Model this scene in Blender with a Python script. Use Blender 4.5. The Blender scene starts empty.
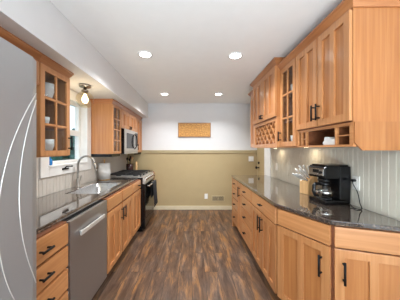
import bpy, bmesh, math, random
from mathutils import Vector, Matrix
C = bpy.context.scene.collection
PI = math.pi
R = math.radians
random.seed(7)
sc = bpy.context.scene

# ------------------------------------------------------------------ camera
EYE = 1.381
cam_d = bpy.data.cameras.new('camera')
cam = bpy.data.objects.new('camera', cam_d); C.objects.link(cam)
cam.location = (0, 0, EYE); cam.rotation_euler = (PI/2, 0, 0)
cam_d.sensor_width = 36; cam_d.lens = 195/400*36
cam_d.shift_x = 8/400; cam_d.shift_y = -0.5/400
cam_d.clip_start = 0.03
sc.camera = cam
# ------------------------------------------------------------------ world, big lights, exposure
w = bpy.data.worlds.new('daylight'); sc.world = w; w.use_nodes = True
bg = w.node_tree.nodes['Background']
bg.inputs['Color'].default_value = (0.66, 0.82, 1.0, 1); bg.inputs['Strength'].default_value = 1.1
def area(name, loc, rot, sx, sy, power, col, spread=180):
    l = bpy.data.lights.new(name, 'AREA'); l.shape = 'RECTANGLE'; l.size = sx; l.size_y = sy
    l.energy = power; l.color = col; l.spread = R(spread)
    o = bpy.data.objects.new(name, l); C.objects.link(o); o.location = loc; o.rotation_euler = rot
    return o
# unseen fill lights added behind the viewer, and sky light through the sink window
area('near_end_fill', (0.0, -2.35, 1.30), (R(97), 0, 0), 2.6, 2.1, 4, (0.80, 0.92, 1.0))  # added frontal fill, unseen behind the viewer
area('ceiling_fill', (0.0, -2.30, .45), (R(170), 0, 0), 2.6, 0.7, 185, (0.81, 0.925, 1.0), 180)  # added upward fill that brightens the ceiling
wp_ = area('daylight_sink_window', (-1.655, 2.37, 1.60), (0, R(-90), 0), 0.78, 0.74, 1, (1, 1, 1))
wp_.data.cycles.is_portal = True      # guides the sky's light in through the window
CEIL_POWER = 8.5
vs = sc.view_settings
vs.view_transform = 'Standard'; vs.look = 'None'; vs.gamma = 1; vs.use_curve_mapping = False
vs.exposure = 0.75

# ------------------------------------------------------------------ materials
def srgb(r, g, b):
    f = lambda c: (c/255/12.92) if c/255 <= .04045 else ((c/255+.055)/1.055)**2.4
    return (f(r), f(g), f(b), 1)
def newmat(name):
    m = bpy.data.materials.new(name); m.use_nodes = True
    nt = m.node_tree
    return m, nt, nt.nodes['Principled BSDF']
def N(nt, t, **kw):
    n = nt.nodes.new(t)
    for k, v in kw.items(): setattr(n, k, v)
    return n
def plain(name, col, rough=.5, metal=0, spec=.5, bump=0, bscale=200, var=.04):
    m, nt, b = newmat(name)
    b.inputs['Roughness'].default_value = rough; b.inputs['Metallic'].default_value = metal
    b.inputs['Specular IOR Level'].default_value = spec
    tc = N(nt, 'ShaderNodeTexCoord'); no = N(nt, 'ShaderNodeTexNoise')
    no.inputs['Scale'].default_value = 9; no.inputs['Detail'].default_value = 3
    nt.links.new(tc.outputs['Object'], no.inputs['Vector'])
    rp = N(nt, 'ShaderNodeValToRGB')
    a = [max(0, c*(1-var)) for c in col[:3]]; c2 = [min(1, c*(1+var)) for c in col[:3]]
    rp.color_ramp.elements[0].position = .3; rp.color_ramp.elements[1].position = .7
    rp.color_ramp.elements[0].color = (*a, 1); rp.color_ramp.elements[1].color = (*c2, 1)
    nt.links.new(no.outputs['Fac'], rp.inputs['Fac']); nt.links.new(rp.outputs['Color'], b.inputs['Base Color'])
    if bump:
        n2 = N(nt, 'ShaderNodeTexNoise'); n2.inputs['Scale'].default_value = bscale
        nt.links.new(tc.outputs['Object'], n2.inputs['Vector'])
        bp = N(nt, 'ShaderNodeBump'); bp.inputs['Strength'].default_value = bump; bp.inputs['Distance'].default_value = .002
        nt.links.new(n2.outputs['Fac'], bp.inputs['Height']); nt.links.new(bp.outputs['Normal'], b.inputs['Normal'])
    return m
def wood(name, cols, scale, rough=.30, var=.07):
    """grain stretched along one local axis: scale = noise scale per axis"""
    m, nt, b = newmat(name)
    tc = N(nt, 'ShaderNodeTexCoord'); mp = N(nt, 'ShaderNodeMapping')
    mp.inputs['Scale'].default_value = scale
    oi = N(nt, 'ShaderNodeObjectInfo')
    ad = N(nt, 'ShaderNodeVectorMath', operation='MULTIPLY_ADD')
    nt.links.new(oi.outputs['Random'], ad.inputs[0]); ad.inputs[1].default_value = (31, 17, 23)
    nt.links.new(tc.outputs['Object'], ad.inputs[2])
    nt.links.new(ad.outputs[0], mp.inputs['Vector'])
    no = N(nt, 'ShaderNodeTexNoise'); no.inputs['Scale'].default_value = 1; no.inputs['Detail'].default_value = 4; no.inputs['Distortion'].default_value = .25
    nt.links.new(mp.outputs['Vector'], no.inputs['Vector'])
    rp = N(nt, 'ShaderNodeValToRGB'); cr = rp.color_ramp
    cr.elements[0].position = .28; cr.elements[1].position = .72
    cr.elements[0].color = cols[0]; cr.elements[1].color = cols[2]
    e = cr.elements.new(.5); e.color = cols[1]
    nt.links.new(no.outputs['Fac'], rp.inputs['Fac'])
    hs = N(nt, 'ShaderNodeHueSaturation')
    mr = N(nt, 'ShaderNodeMapRange'); mr.inputs['To Min'].default_value = 1-var; mr.inputs['To Max'].default_value = 1+var
    nt.links.new(oi.outputs['Random'], mr.inputs['Value']); nt.links.new(mr.outputs[0], hs.inputs['Value'])
    nt.links.new(rp.outputs['Color'], hs.inputs['Color']); nt.links.new(hs.outputs['Color'], b.inputs['Base Color'])
    b.inputs['Roughness'].default_value = rough
    b.inputs['Coat Weight'].default_value = .25; b.inputs['Coat Roughness'].default_value = .18
    return m
WC = [srgb(176, 116, 70), srgb(189, 130, 81), srgb(199, 142, 93)]
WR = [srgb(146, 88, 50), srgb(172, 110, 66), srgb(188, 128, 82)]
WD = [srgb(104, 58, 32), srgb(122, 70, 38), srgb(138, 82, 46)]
M = {}
M['wood_v'] = wood('cherry_wood_upright_grain', WC, (48, 48, 1.6))
M['wood_panel'] = wood('cherry_veneer_panel', [srgb(166, 104, 57), srgb(178, 116, 66), srgb(188, 128, 77)], (48, 48, 1.6), var=.05)
M['wood_h'] = wood('cherry_wood_level_grain', WC, (1.6, 48, 48))
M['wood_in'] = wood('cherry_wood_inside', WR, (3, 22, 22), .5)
M['wood_crown'] = wood('cherry_wood_crown', WR, (2.0, 2.0, 30), .35)
M['wood_shaded'] = wood('shaded_cherry_wood', WD, (3, 22, 22), .6)  # cherry darkened in colour to stand for shade in seams and recesses
M['toe'] = plain('dark_toe_kick', srgb(70, 58, 52), .5)
M['black'] = plain('satin_black_metal', srgb(12, 11, 11), .6, 0, .3)
M['blackgloss'] = plain('black_enamel', srgb(14, 14, 16), .12)
M['blackplastic'] = plain('black_plastic', srgb(13, 13, 15), .24, 0, .4)
M['white'] = plain('white_plastic', srgb(236, 233, 226), .4)
M['basetan'] = plain('light_tan_trim_paint', srgb(216, 203, 172), .45)
M['trimwhite'] = plain('white_trim_paint', srgb(232, 231, 228), .4)
M['trimtan'] = plain('tan_trim_paint', srgb(190, 172, 132), .45)
M['wallpaint'] = plain('pale_grey_wall_paint', srgb(220, 218, 217), .7, bump=.12, bscale=260, var=.01)
M['walltan'] = plain('tan_wall_paint', srgb(184, 163, 122), .7, bump=.12, bscale=260, var=.015)
M['ceiling'] = plain('ceiling_paint', srgb(245, 244, 242), .8, bump=.15, bscale=180, var=.01)
M['bead_l'] = plain('beadboard_paint_left', srgb(200, 192, 182), .45, var=.02)
M['bead_r'] = plain('beadboard_paint_right', srgb(206, 200, 184), .45, var=.02)
M['porcelain'] = plain('white_glazed_china', srgb(240, 238, 232), .15)
M['silver'] = plain('polished_steel', srgb(215, 215, 212), .2, 1)
M['satin'] = plain('satin_steel', srgb(222, 220, 216), .35, .55)
M['nickel'] = plain('brushed_nickel', srgb(168, 164, 157), .28, 1)
M['iron'] = plain('cast_iron', srgb(58, 59, 61), .38, .4)
M['paper'] = plain('paper_white', srgb(214, 212, 208), .9, bump=.3, bscale=90)
M['blue'] = plain('blue_glazed', srgb(30, 120, 190), .12)
M['crock'] = plain('dark_red_brown_glaze', srgb(66, 38, 34), .25)
M['blockwood'] = wood('pale_block_wood', [srgb(196, 150, 96), srgb(216, 172, 118), srgb(228, 188, 138)], (30, 30, 3), .45)
M['leaf'] = plain('leaf_green', srgb(40, 104, 92), .6, var=.35)
M['lawn'] = plain('lawn_green', srgb(96, 140, 90), .9, var=.25)
M['terracotta'] = plain('terracotta', srgb(178, 92, 66), .7)
M['towel'] = plain('charcoal_towel_cloth', srgb(34, 35, 40), .95, bump=.5, bscale=300)
M['bark'] = plain('bark', srgb(92, 70, 54), .9)
def steel(name, col, scale, rough, metal=.6):
    m, nt, b = newmat(name)
    b.inputs['Metallic'].default_value = metal; b.inputs['Base Color'].default_value = col
    tc = N(nt, 'ShaderNodeTexCoord'); mp = N(nt, 'ShaderNodeMapping'); mp.inputs['Scale'].default_value = scale
    no = N(nt, 'ShaderNodeTexNoise'); no.inputs['Scale'].default_value = 1; no.inputs['Detail'].default_value = 3
    nt.links.new(tc.outputs['Object'], mp.inputs['Vector']); nt.links.new(mp.outputs['Vector'], no.inputs['Vector'])
    mr = N(nt, 'ShaderNodeMapRange'); mr.inputs['To Min'].default_value = rough-.05; mr.inputs['To Max'].default_value = rough+.07
    nt.links.new(no.outputs['Fac'], mr.inputs['Value']); nt.links.new(mr.outputs[0], b.inputs['Roughness'])
    bp = N(nt, 'ShaderNodeBump'); bp.inputs['Strength'].default_value = .05; bp.inputs['Distance'].default_value = .001
    nt.links.new(no.outputs['Fac'], bp.inputs['Height']); nt.links.new(bp.outputs['Normal'], b.inputs['Normal'])
    return m
M['steel_v'] = steel('stainless_brushed_upright', srgb(170, 169, 168), (260, 260, 3), .34, .85)
M['steel_h'] = steel('stainless_brushed_level', srgb(186, 182, 176), (3, 260, 260), .32)
M['sink'] = steel('stainless_sink', srgb(190, 190, 190), (60, 60, 60), .28, .9)
def glass(name, tint, refl=1.0):
    m, nt, b = newmat(name)
    nt.nodes.remove(b)
    out = nt.nodes['Material Output']
    tr = N(nt, 'ShaderNodeBsdfTransparent'); tr.inputs['Color'].default_value = tint
    gl = N(nt, 'ShaderNodeBsdfGlossy'); gl.inputs['Roughness'].default_value = .02
    fr = N(nt, 'ShaderNodeFresnel'); fr.inputs['IOR'].default_value = 1.45
    mu = N(nt, 'ShaderNodeMath', operation='MULTIPLY'); mu.inputs[1].default_value = refl
    mx = N(nt, 'ShaderNodeMixShader')
    ge = N(nt, 'ShaderNodeNewGeometry'); iv = N(nt, 'ShaderNodeMath', operation='SUBTRACT'); iv.inputs[0].default_value = 1
    m2 = N(nt, 'ShaderNodeMath', operation='MULTIPLY')
    nt.links.new(ge.outputs['Backfacing'], iv.inputs[1])
    nt.links.new(fr.outputs[0], mu.inputs[0]); nt.links.new(mu.outputs[0], m2.inputs[0]); nt.links.new(iv.outputs[0], m2.inputs[1])
    nt.links.new(m2.outputs[0], mx.inputs['Fac'])
    nt.links.new(tr.outputs[0], mx.inputs[1]); nt.links.new(gl.outputs[0], mx.inputs[2])
    nt.links.new(mx.outputs[0], out.inputs['Surface'])
    return m
M['glass'] = glass('window_glass', (.97, .98, .98, 1))
M['cabglass'] = glass('cabinet_glass', (.9, .92, .93, 1), 1.0)
M['warmglass'] = glass('clear_globe_glass', (.97, .92, .80, 1), 1.2)
M['carafe'] = glass('carafe_glass', (.92, .92, .91, 1), 1.3)
def emit(name, col, s):
    m, nt, b = newmat(name)
    b.inputs['Base Color'].default_value = col
    b.inputs['Emission Color'].default_value = col; b.inputs['Emission Strength'].default_value = s
    return m
M['lens'] = emit('lit_downlight_lens', (1, .97, .9, 1), 9)
M['bulb'] = emit('lit_warm_bulb', (1, .80, .42, 1), 5)
M['puck'] = emit('lit_puck_lens', (1, .85, .6, 1), 6)
# granite
def granite():
    m, nt, b = newmat('dark_granite')
    tc = N(nt, 'ShaderNodeTexCoord')
    n1 = N(nt, 'ShaderNodeTexNoise'); n1.inputs['Scale'].default_value = 70; n1.inputs['Detail'].default_value = 6
    v = N(nt, 'ShaderNodeTexVoronoi'); v.inputs['Scale'].default_value = 130
    nt.links.new(tc.outputs['Object'], n1.inputs['Vector']); nt.links.new(tc.outputs['Object'], v.inputs['Vector'])
    rp = N(nt, 'ShaderNodeValToRGB'); cr = rp.color_ramp
    cr.elements[0].position = .35; cr.elements[0].color = srgb(34, 30, 30)
    cr.elements[1].position = .75; cr.elements[1].color = srgb(142, 122, 103)
    e = cr.elements.new(.55); e.color = srgb(74, 62, 53)
    nt.links.new(n1.outputs['Fac'], rp.inputs['Fac'])
    mx = N(nt, 'ShaderNodeMix', data_type='RGBA'); mx.inputs['Factor'].default_value = .25
    nt.links.new(rp.outputs['Color'], mx.inputs['A'])
    rp2 = N(nt, 'ShaderNodeValToRGB'); rp2.color_ramp.elements[0].color = srgb(20, 19, 20); rp2.color_ramp.elements[1].color = srgb(110, 96, 86)
    nt.links.new(v.outputs['Color'], rp2.inputs['Fac']); nt.links.new(rp2.outputs['Color'], mx.inputs['B'])
    nt.links.new(mx.outputs['Result'], b.inputs['Base Color'])
    b.inputs['Roughness'].default_value = .08; b.inputs['Specular IOR Level'].default_value = 1.0
    b.inputs['Coat Weight'].default_value = 1; b.inputs['Coat Roughness'].default_value = .03; b.inputs['Coat IOR'].default_value = 1.65
    return m
M['granite'] = granite()
# floor
def floor_mat():
    m, nt, b = newmat('rustic_plank_floor')
    tc = N(nt, 'ShaderNodeTexCoord')
    rot = N(nt, 'ShaderNodeMapping'); rot.inputs['Rotation'].default_value = (0, 0, R(90))
    nt.links.new(tc.outputs['Object'], rot.inputs['Vector'])
    br = N(nt, 'ShaderNodeTexBrick'); br.offset = .37
    br.inputs['Scale'].default_value = 1; br.inputs['Brick Width'].default_value = 1.1; br.inputs['Row Height'].default_value = .145
    br.inputs['Mortar Size'].default_value = .0018; br.inputs['Bias'].default_value = 0
    br.inputs['Color1'].default_value = (0, 0, 0, 1); br.inputs['Color2'].default_value = (1, 1, 1, 1); br.inputs['Mortar'].default_value = (.5, .5, .5, 1)
    nt.links.new(rot.outputs['Vector'], br.inputs['Vector'])
    # shift the grain per plank
    ad = N(nt, 'ShaderNodeVectorMath', operation='MULTIPLY_ADD'); ad.inputs[1].default_value = (7, 13, 5)
    nt.links.new(br.outputs['Color'], ad.inputs[0]); nt.links.new(tc.outputs['Object'], ad.inputs[2])
    mp = N(nt, 'ShaderNodeMapping'); mp.inputs['Scale'].default_value = (14, 2.0, 1)
    nt.links.new(ad.outputs[0], mp.inputs['Vector'])
    n1 = N(nt, 'ShaderNodeTexNoise'); n1.inputs['Scale'].default_value = 1; n1.inputs['Detail'].default_value = 9; n1.inputs['Roughness'].default_value = .72; n1.inputs['Distortion'].default_value = .5
    nt.links.new(mp.outputs['Vector'], n1.inputs['Vector'])
    rp = N(nt, 'ShaderNodeValToRGB'); cr = rp.color_ramp
    cr.elements[0].position = .30; cr.elements[0].color = srgb(46, 31, 24)
    cr.elements[1].position = .72; cr.elements[1].color = srgb(160, 108, 64)
    for p, c in ((.42, (80, 57, 42)), (.52, (98, 73, 55)), (.60, (132, 92, 54))):
        e = cr.elements.new(p); e.color = srgb(*c)
    nt.links.new(n1.outputs['Fac'], rp.inputs['Fac'])
    # grey-brown blotches
    mp2 = N(nt, 'ShaderNodeMapping'); mp2.inputs['Scale'].default_value = (7, 2.2, 1)
    nt.links.new(tc.outputs['Object'], mp2.inputs['Vector'])
    n2 = N(nt, 'ShaderNodeTexNoise'); n2.inputs['Scale'].default_value = 1; n2.inputs['Detail'].default_value = 4
    nt.links.new(mp2.outputs['Vector'], n2.inputs['Vector'])
    r2 = N(nt, 'ShaderNodeValToRGB'); r2.color_ramp.elements[0].position = .45; r2.color_ramp.elements[1].position = .62
    nt.links.new(n2.outputs['Fac'], r2.inputs['Fac'])
    hs = N(nt, 'ShaderNodeHueSaturation'); hs.inputs['Saturation'].default_value = .8; hs.inputs['Value'].default_value = .98
    nt.links.new(rp.outputs['Color'], hs.inputs['Color'])
    mx = N(nt, 'ShaderNodeMix', data_type='RGBA')
    nt.links.new(r2.outputs['Color'], mx.inputs['Factor']); nt.links.new(rp.outputs['Color'], mx.inputs['A']); nt.links.new(hs.outputs['Color'], mx.inputs['B'])
    # plank seams
    mx2 = N(nt, 'ShaderNodeMix', data_type='RGBA'); mx2.inputs['B'].default_value = srgb(50, 38, 32)
    nt.links.new(br.outputs['Fac'], mx2.inputs['Factor']); nt.links.new(mx.outputs['Result'], mx2.inputs['A'])
    nt.links.new(mx2.outputs['Result'], b.inputs['Base Color'])
    b.inputs['Roughness'].default_value = .38; b.inputs['Specular IOR Level'].default_value = .25
    return m
M['floor'] = floor_mat()
def plaque_mat():
    m, nt, b = newmat('carved_wood_panel')
    tc = N(nt, 'ShaderNodeTexCoord'); v = N(nt, 'ShaderNodeTexNoise'); v.inputs['Scale'].default_value = 45; v.inputs['Detail'].default_value = 4
    nt.links.new(tc.outputs['Object'], v.inputs['Vector'])
    rp = N(nt, 'ShaderNodeValToRGB'); rp.color_ramp.elements[0].position = .35; rp.color_ramp.elements[1].position = .65
    rp.color_ramp.elements[0].color = srgb(166, 106, 42); rp.color_ramp.elements[1].color = srgb(222, 166, 84)
    nt.links.new(v.outputs['Fac'], rp.inputs['Fac']); nt.links.new(rp.outputs['Color'], b.inputs['Base Color'])
    bp = N(nt, 'ShaderNodeBump'); bp.inputs['Strength'].default_value = .6; bp.inputs['Distance'].default_value = .004
    nt.links.new(v.outputs['Fac'], bp.inputs['Height']); nt.links.new(bp.outputs['Normal'], b.inputs['Normal'])
    b.inputs['Roughness'].default_value = .5
    return m
M['plaque'] = plaque_mat()

# ------------------------------------------------------------------ mesh helpers
class MB:
    def __init__(s): s.bm = bmesh.new()
    def box(s, x0, x1, y0, y1, z0, z1, bev=0):
        t = bmesh.new()
        bmesh.ops.create_cube(t, size=1)
        for v in t.verts:
            v.co = Vector(((x0+x1)/2+v.co.x*abs(x1-x0), (y0+y1)/2+v.co.y*abs(y1-y0), (z0+z1)/2+v.co.z*abs(z1-z0)))
        if bev: bmesh.ops.bevel(t, geom=t.edges[:], offset=bev, segments=2, affect='EDGES', profile=.7)
        s._merge(t); return s
    def _merge(s, t):
        me = bpy.data.meshes.new('tmp'); t.to_mesh(me); t.free(); s.bm.from_mesh(me); bpy.data.meshes.remove(me)
    def prism(s, poly, z0, z1, bev=0, axis='z'):
        """extrude a 2D polygon; axis z: (x,y) polygon; axis x: (y,z) polygon between x=z0..z1; axis y: (x,z)"""
        t = bmesh.new()
        def P(a, b, c):
            return (a, b, c) if axis == 'z' else ((c, a, b) if axis == 'x' else (a, c, b))
        lo = [t.verts.new(P(a, b, z0)) for a, b in poly]; hi = [t.verts.new(P(a, b, z1)) for a, b in poly]
        n = len(poly)
        t.faces.new(lo[::-1]); t.faces.new(hi)
        for i in range(n): t.faces.new((lo[i], lo[(i+1) % n], hi[(i+1) % n], hi[i]))
        bmesh.ops.recalc_face_normals(t, faces=t.faces[:])
        if bev: bmesh.ops.bevel(t, geom=t.edges[:], offset=bev, segments=2, affect='EDGES', profile=.7)
        s._merge(t); return s
    def lathe(s, prof, c=(0, 0, 0), seg=24, rot=None):
        t = bmesh.new(); rings = []
        for r, z in prof:
            if r < 1e-6: rings.append([t.verts.new((0, 0, z))])
            else: rings.append([t.verts.new((r*math.cos(2*PI*k/seg), r*math.sin(2*PI*k/seg), z)) for k in range(seg)])
        for a, b in zip(rings, rings[1:]):
            for k in range(seg):
                k2 = (k+1) % seg
                if len(a) == 1 and len(b) == 1: continue
                if len(a) == 1: t.faces.new((a[0], b[k2], b[k]))
                elif len(b) == 1: t.faces.new((a[k], a[k2], b[0]))
                else: t.faces.new((a[k], a[k2], b[k2], b[k]))
        bmesh.ops.recalc_face_normals(t, faces=t.faces[:])
        for f in t.faces: f.smooth = True
        mt = Matrix.Translation(c)
        if rot is not None: mt = mt @ rot
        bmesh.ops.transform(t, matrix=mt, verts=t.verts[:])
        s._merge(t); return s
    def tube(s, pts, r, seg=10, closed=False):
        pts = [Vector(p) for p in pts]; t = bmesh.new(); rings = []
        n = len(pts); up = None
        for i, p in enumerate(pts):
            if closed: d = (pts[(i+1) % n]-pts[i-1]).normalized()
            else: d = ((pts[min(i+1, n-1)]-pts[max(i-1, 0)])).normalized()
            if up is None: up = d.orthogonal().normalized()
            u = (up - d*up.dot(d)).normalized(); v = d.cross(u); up = u
            rr = r[i] if isinstance(r, (list, tuple)) else r
            rings.append([t.verts.new(p+u*rr*math.cos(2*PI*k/seg)+v*rr*math.sin(2*PI*k/seg)) for k in range(seg)])
        pr = list(zip(rings, rings[1:]))
        if closed: pr.append((rings[-1], rings[0]))
        for a, b in pr:
            for k in range(seg):
                t.faces.new((a[k], a[(k+1) % seg], b[(k+1) % seg], b[k]))
        if not closed: t.faces.new(rings[0][::-1]); t.faces.new(rings[-1])
        for f in t.faces: f.smooth = True
        bmesh.ops.recalc_face_normals(t, faces=t.faces[:])
        s._merge(t); return s
    def sweep(s, path, prof):
        """path: (x,y) points with the outside on the right-hand side; prof: closed (out,z) polygon"""
        t = bmesh.new(); n = len(path); rings = []
        def nrm(a, b):
            d = Vector((b[0]-a[0], b[1]-a[1])).normalized(); return Vector((d.y, -d.x))
        for i, p in enumerate(path):
            if i == 0: m = nrm(path[0], path[1])
            elif i == n-1: m = nrm(path[-2], path[-1])
            else:
                a, b = nrm(path[i-1], p), nrm(p, path[i+1]); m = (a+b); m = m/(m.length_squared/2) if m.length > 0 else a
            rings.append([t.verts.new((p[0]+m.x*o, p[1]+m.y*o, z)) for o, z in prof])
        k = len(prof)
        for a, b in zip(rings, rings[1:]):
            for j in range(k): t.faces.new((a[j], a[(j+1) % k], b[(j+1) % k], b[j]))
        t.faces.new(rings[0][::-1]); t.faces.new(rings[-1])
        bmesh.ops.recalc_face_normals(t, faces=t.faces[:])
        s._merge(t); return s
    def build(s, name, mat, parent=None, smooth=False):
        me = bpy.data.meshes.new(name); s.bm.to_mesh(me); s.bm.free()
        me.materials.append(M[mat] if isinstance(mat, str) else mat)
        if smooth:
            for p in me.polygons: p.use_smooth = True
        o = bpy.data.objects.new(name, me); C.objects.link(o)
        if parent is not None: o.parent = parent
        return o
def tag(o, label, cat, group=None, kind=None):
    o['label'] = label; o['category'] = cat
    if group: o['group'] = group
    if kind: o['kind'] = kind
    return o
def thing(name, label, cat, loc=(0, 0, 0), rz=0, group=None):
    o = bpy.data.objects.new(name, None); C.objects.link(o); o.empty_display_size = .1
    o.location = loc; o.rotation_euler = (0, 0, rz)
    return tag(o, label, cat, group)
def struct(name, mb, mat, parent=None):
    o = mb.build(name, mat, parent)
    if parent is None: o['kind'] = 'structure'
    return o
def copy_tree(o, parent=None):
    c = o.copy(); C.objects.link(c)
    if parent is not None: c.parent = parent
    for ch in [x for x in C.objects if x.parent == o]: copy_tree(ch, c)
    return c

# ------------------------------------------------------------------ the room
YB, YN = 4.49, -2.5          # far wall, near end
XL, XR, XR2 = -1.49, 1.37, 1.50
CZ = 2.44
struct('floor', MB().box(-1.7, 1.7, YN, YB+.12, -.08, 0), 'floor')
struct('ceiling', MB().box(-1.7, 1.7, YN, YB+.12, CZ, CZ+.1), 'ceiling')
wb = MB().box(-1.7, 1.7, YB, YB+.12, 1.335, CZ).build('wall_back', 'wallpaint'); wb['kind'] = 'structure'
wb2 = MB().box(-1.7, 1.7, YB, YB+.12, 0, 1.335).build('wall_back_lower', 'walltan'); wb2['kind'] = 'structure'
struct('trim_1', MB().box(-1.485, XR2-.002, YB-.022, YB, 1.305, 1.352, .004).box(-1.485, XR2-.002, YB-.034, YB, 1.352, 1.367, .004), 'trimtan')
struct('baseboard_back', MB().box(-1.485, XR2-.002, YB-.016, YB, 0, .085, .003), 'basetan')
WY0, WY1, WZ0, WZ1 = 1.99, 2.745, 1.20, 2.0
wl = MB()
wl.box(XL-.15, XL, YN, WY0, 0, CZ).box(XL-.15, XL, WY1, YB, 0, CZ).box(XL-.15, XL, WY0, WY1, 0, WZ0).box(XL-.15, XL, WY0, WY1, WZ1, CZ)
struct('wall_left', wl, 'wallpaint')
struct('wall_right', MB().box(XR, XR+.25, YN, 3.66, 0, CZ).box(XR2, XR2+.12, 3.66, YB, 0, CZ), 'wallpaint')
# lowered soffit over the left cabinets
struct('trim_2', MB().box(XL+.001, -1.01, YN, YB-.001, 2.112, CZ-.001), 'wallpaint')
# near end of the room, behind the viewer: a wall round a wide opening, added to let daylight in
struct('wall_near', MB().box(-1.49, -1.35, YN-.1, YN, 0, CZ).box(1.33, 1.37, YN-.1, YN, 0, CZ).box(-1.35, 1.33, YN-.1, YN, 2.35, CZ), 'wallpaint')
# beadboard backsplashes: vertical V grooves
def bead(mb, x, sgn, y0, y1, z0, z1, step=.05):
    poly = [(x, y0)]; t = .008; y = y0
    front = []
    while y < y1-1e-4:
        a, b = y, min(y+step, y1)
        front += [(x+sgn*t, a+.003), (x+sgn*t, b-.003), (x+sgn*(t-.003), b)]
        y = b
    poly += front; poly.append((x, y1))
    mb.prism(poly, z0, z1)
mb = MB()
bead(mb, XL, 1, .90, 1.885, .916, 1.318); bead(mb, XL, 1, 1.885, 2.838, .916, 1.098); bead(mb, XL, 1, 2.838, 4.485, .916, 1.318)
struct('trim_3', mb, 'bead_l')
mb = MB(); bead(mb, XR, -1, .30, 3.38, .916, 1.42)
struct('trim_4', mb, 'bead_r')
# right wall past the cabinets: white casing and a tan door
struct('trim_5', MB().box(XR-.016, XR, 3.39, 3.655, 0, 2.3, .003), 'trimwhite')
d1 = MB().box(XR2-.03, XR2-.001, 3.80, 4.36, 0, 2.03, .003).box(XR2-.04, XR2-.029, 3.90, 4.26, .2, .9, .004).box(XR2-.04, XR2-.029, 3.90, 4.26, 1.15, 1.9, .004)
d1 = struct('door_1', d1, 'walltan')
MB().lathe([(0, 0), (.02, 0), (.012, .02), (.012, .04), (.027, .05), (.03, .065), (.02, .08), (0, .082)], (XR2-.03, 4.27, .985), 16, Matrix.Rotation(R(-90), 4, 'Y')).build('door_knob', 'black', d1)
MB().lathe([(0, 0), (.026, 0), (.024, .02), (0, .022)], (XR2-.03, 4.27, 1.09), 16, Matrix.Rotation(R(-90), 4, 'Y')).build('door_lock', 'black', d1)
struct('trim_6', MB().box(XR2-.014, XR2, 3.69, 3.795, 0, 2.1, .003).box(XR2-.014, XR2, 4.365, 4.455, 0, 2.1, .003), 'trimtan')

# window over the sink
cs = MB()
cs.box(XL, XL+.024, 1.89, 2.005, 1.10, 2.105, .004).box(XL, XL+.024, 2.73, 2.835, 1.10, 2.105, .004)
cs.box(XL-.15, XL-.001, 1.9905, 1.996, 1.2, 1.999).box(XL-.15, XL-.001, 2.739, 2.7445, 1.2, 1.999).box(XL-.15, XL-.001, 1.996, 2.739, 1.994, 1.9995)
cs.box(XL, XL+.024, 2.005, 2.73, 1.985, 2.105, .004).box(XL, XL+.024, 2.005, 2.73, 1.10, 1.20, .004)
cs.box(XL-.15, XL+.034, 1.995, 2.74, 1.196, 1.214, .004)
win = struct('window_1', cs, 'trimwhite')
fr = MB()
for z0, z1 in ((1.214, 1.60), (1.60, 2.0)):
    x0, x1 = XL-.125, XL-.07
    fr.box(x0, x1, 1.997, 2.04, z0, z1, .004).box(x0, x1, 2.685, 2.738, z0, z1, .004)
    fr.box(x0, x1, 2.04, 2.685, z0, z0+.035, .004).box(x0, x1, 2.04, 2.685, z1-.035, z1-.001, .004)
    
fr.build('sash', 'trimwhite', win)
MB().box(XL-.100, XL-.096, 2.03, 2.70, 1.24, 1.98).build('glass_pane', 'glass', win)
crank = MB().box(XL+.0245, XL+.04, 2.20, 2.30, 1.150, 1.170, .004).tube([(XL+.035, 2.22, 1.165), (XL+.05, 2.24, 1.185), (XL+.055, 2.33, 1.180)], .006).lathe([(0, 0), (.01, .002), (.01, .016), (0, .018)], (XL+.055, 2.33, 1.172), 10)
crank.build('crank_handle', 'black', win)

# ------------------------------------------------------------------ outdoors seen through the window
struct('ground', MB().box(-14, -1.62, -1, 16, -.4, -.3), 'lawn')
def shrub(x, y, h, r, label):
    o = thing('garden_shrub', label, 'shrub', (x, y, -.3), 0)
    bm = bmesh.new()
    rnd = random.Random(int(h*100))
    for i in range(1900):
        a = rnd.uniform(0, 2*PI); u = rnd.uniform(-1, 1); q = r*rnd.uniform(.55, 1)
        c = Vector((q*math.cos(a)*math.sqrt(1-u*u), q*math.sin(a)*math.sqrt(1-u*u), h*.58+u*h*.42*rnd.uniform(.8, 1)))
        d1 = Vector((rnd.uniform(-1, 1), rnd.uniform(-1, 1), rnd.uniform(-1, 1))).normalized()*.10
        d2 = d1.orthogonal().normalized()*.05
        bm.faces.new([bm.verts.new(c+d1), bm.verts.new(c+d2), bm.verts.new(c-d1), bm.verts.new(c-d2)])
    mb = MB(); mb.bm.free(); mb.bm = bm; mb.build('foliage', 'leaf', o)
    MB().tube([(0, 0, 0), (.02, 0, h*.4), (0, .02, h*.8)], [.05, .04, .02], 8).build('trunk', 'bark', o)
shrub(-3.3, 4.6, 2.05, 1.0, 'bushy green shrub outside the sink window, nearer one')
shrub(-4.6, 7.9, 2.5, 1.3, 'tall green shrub farther out beyond the sink window')

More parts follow.
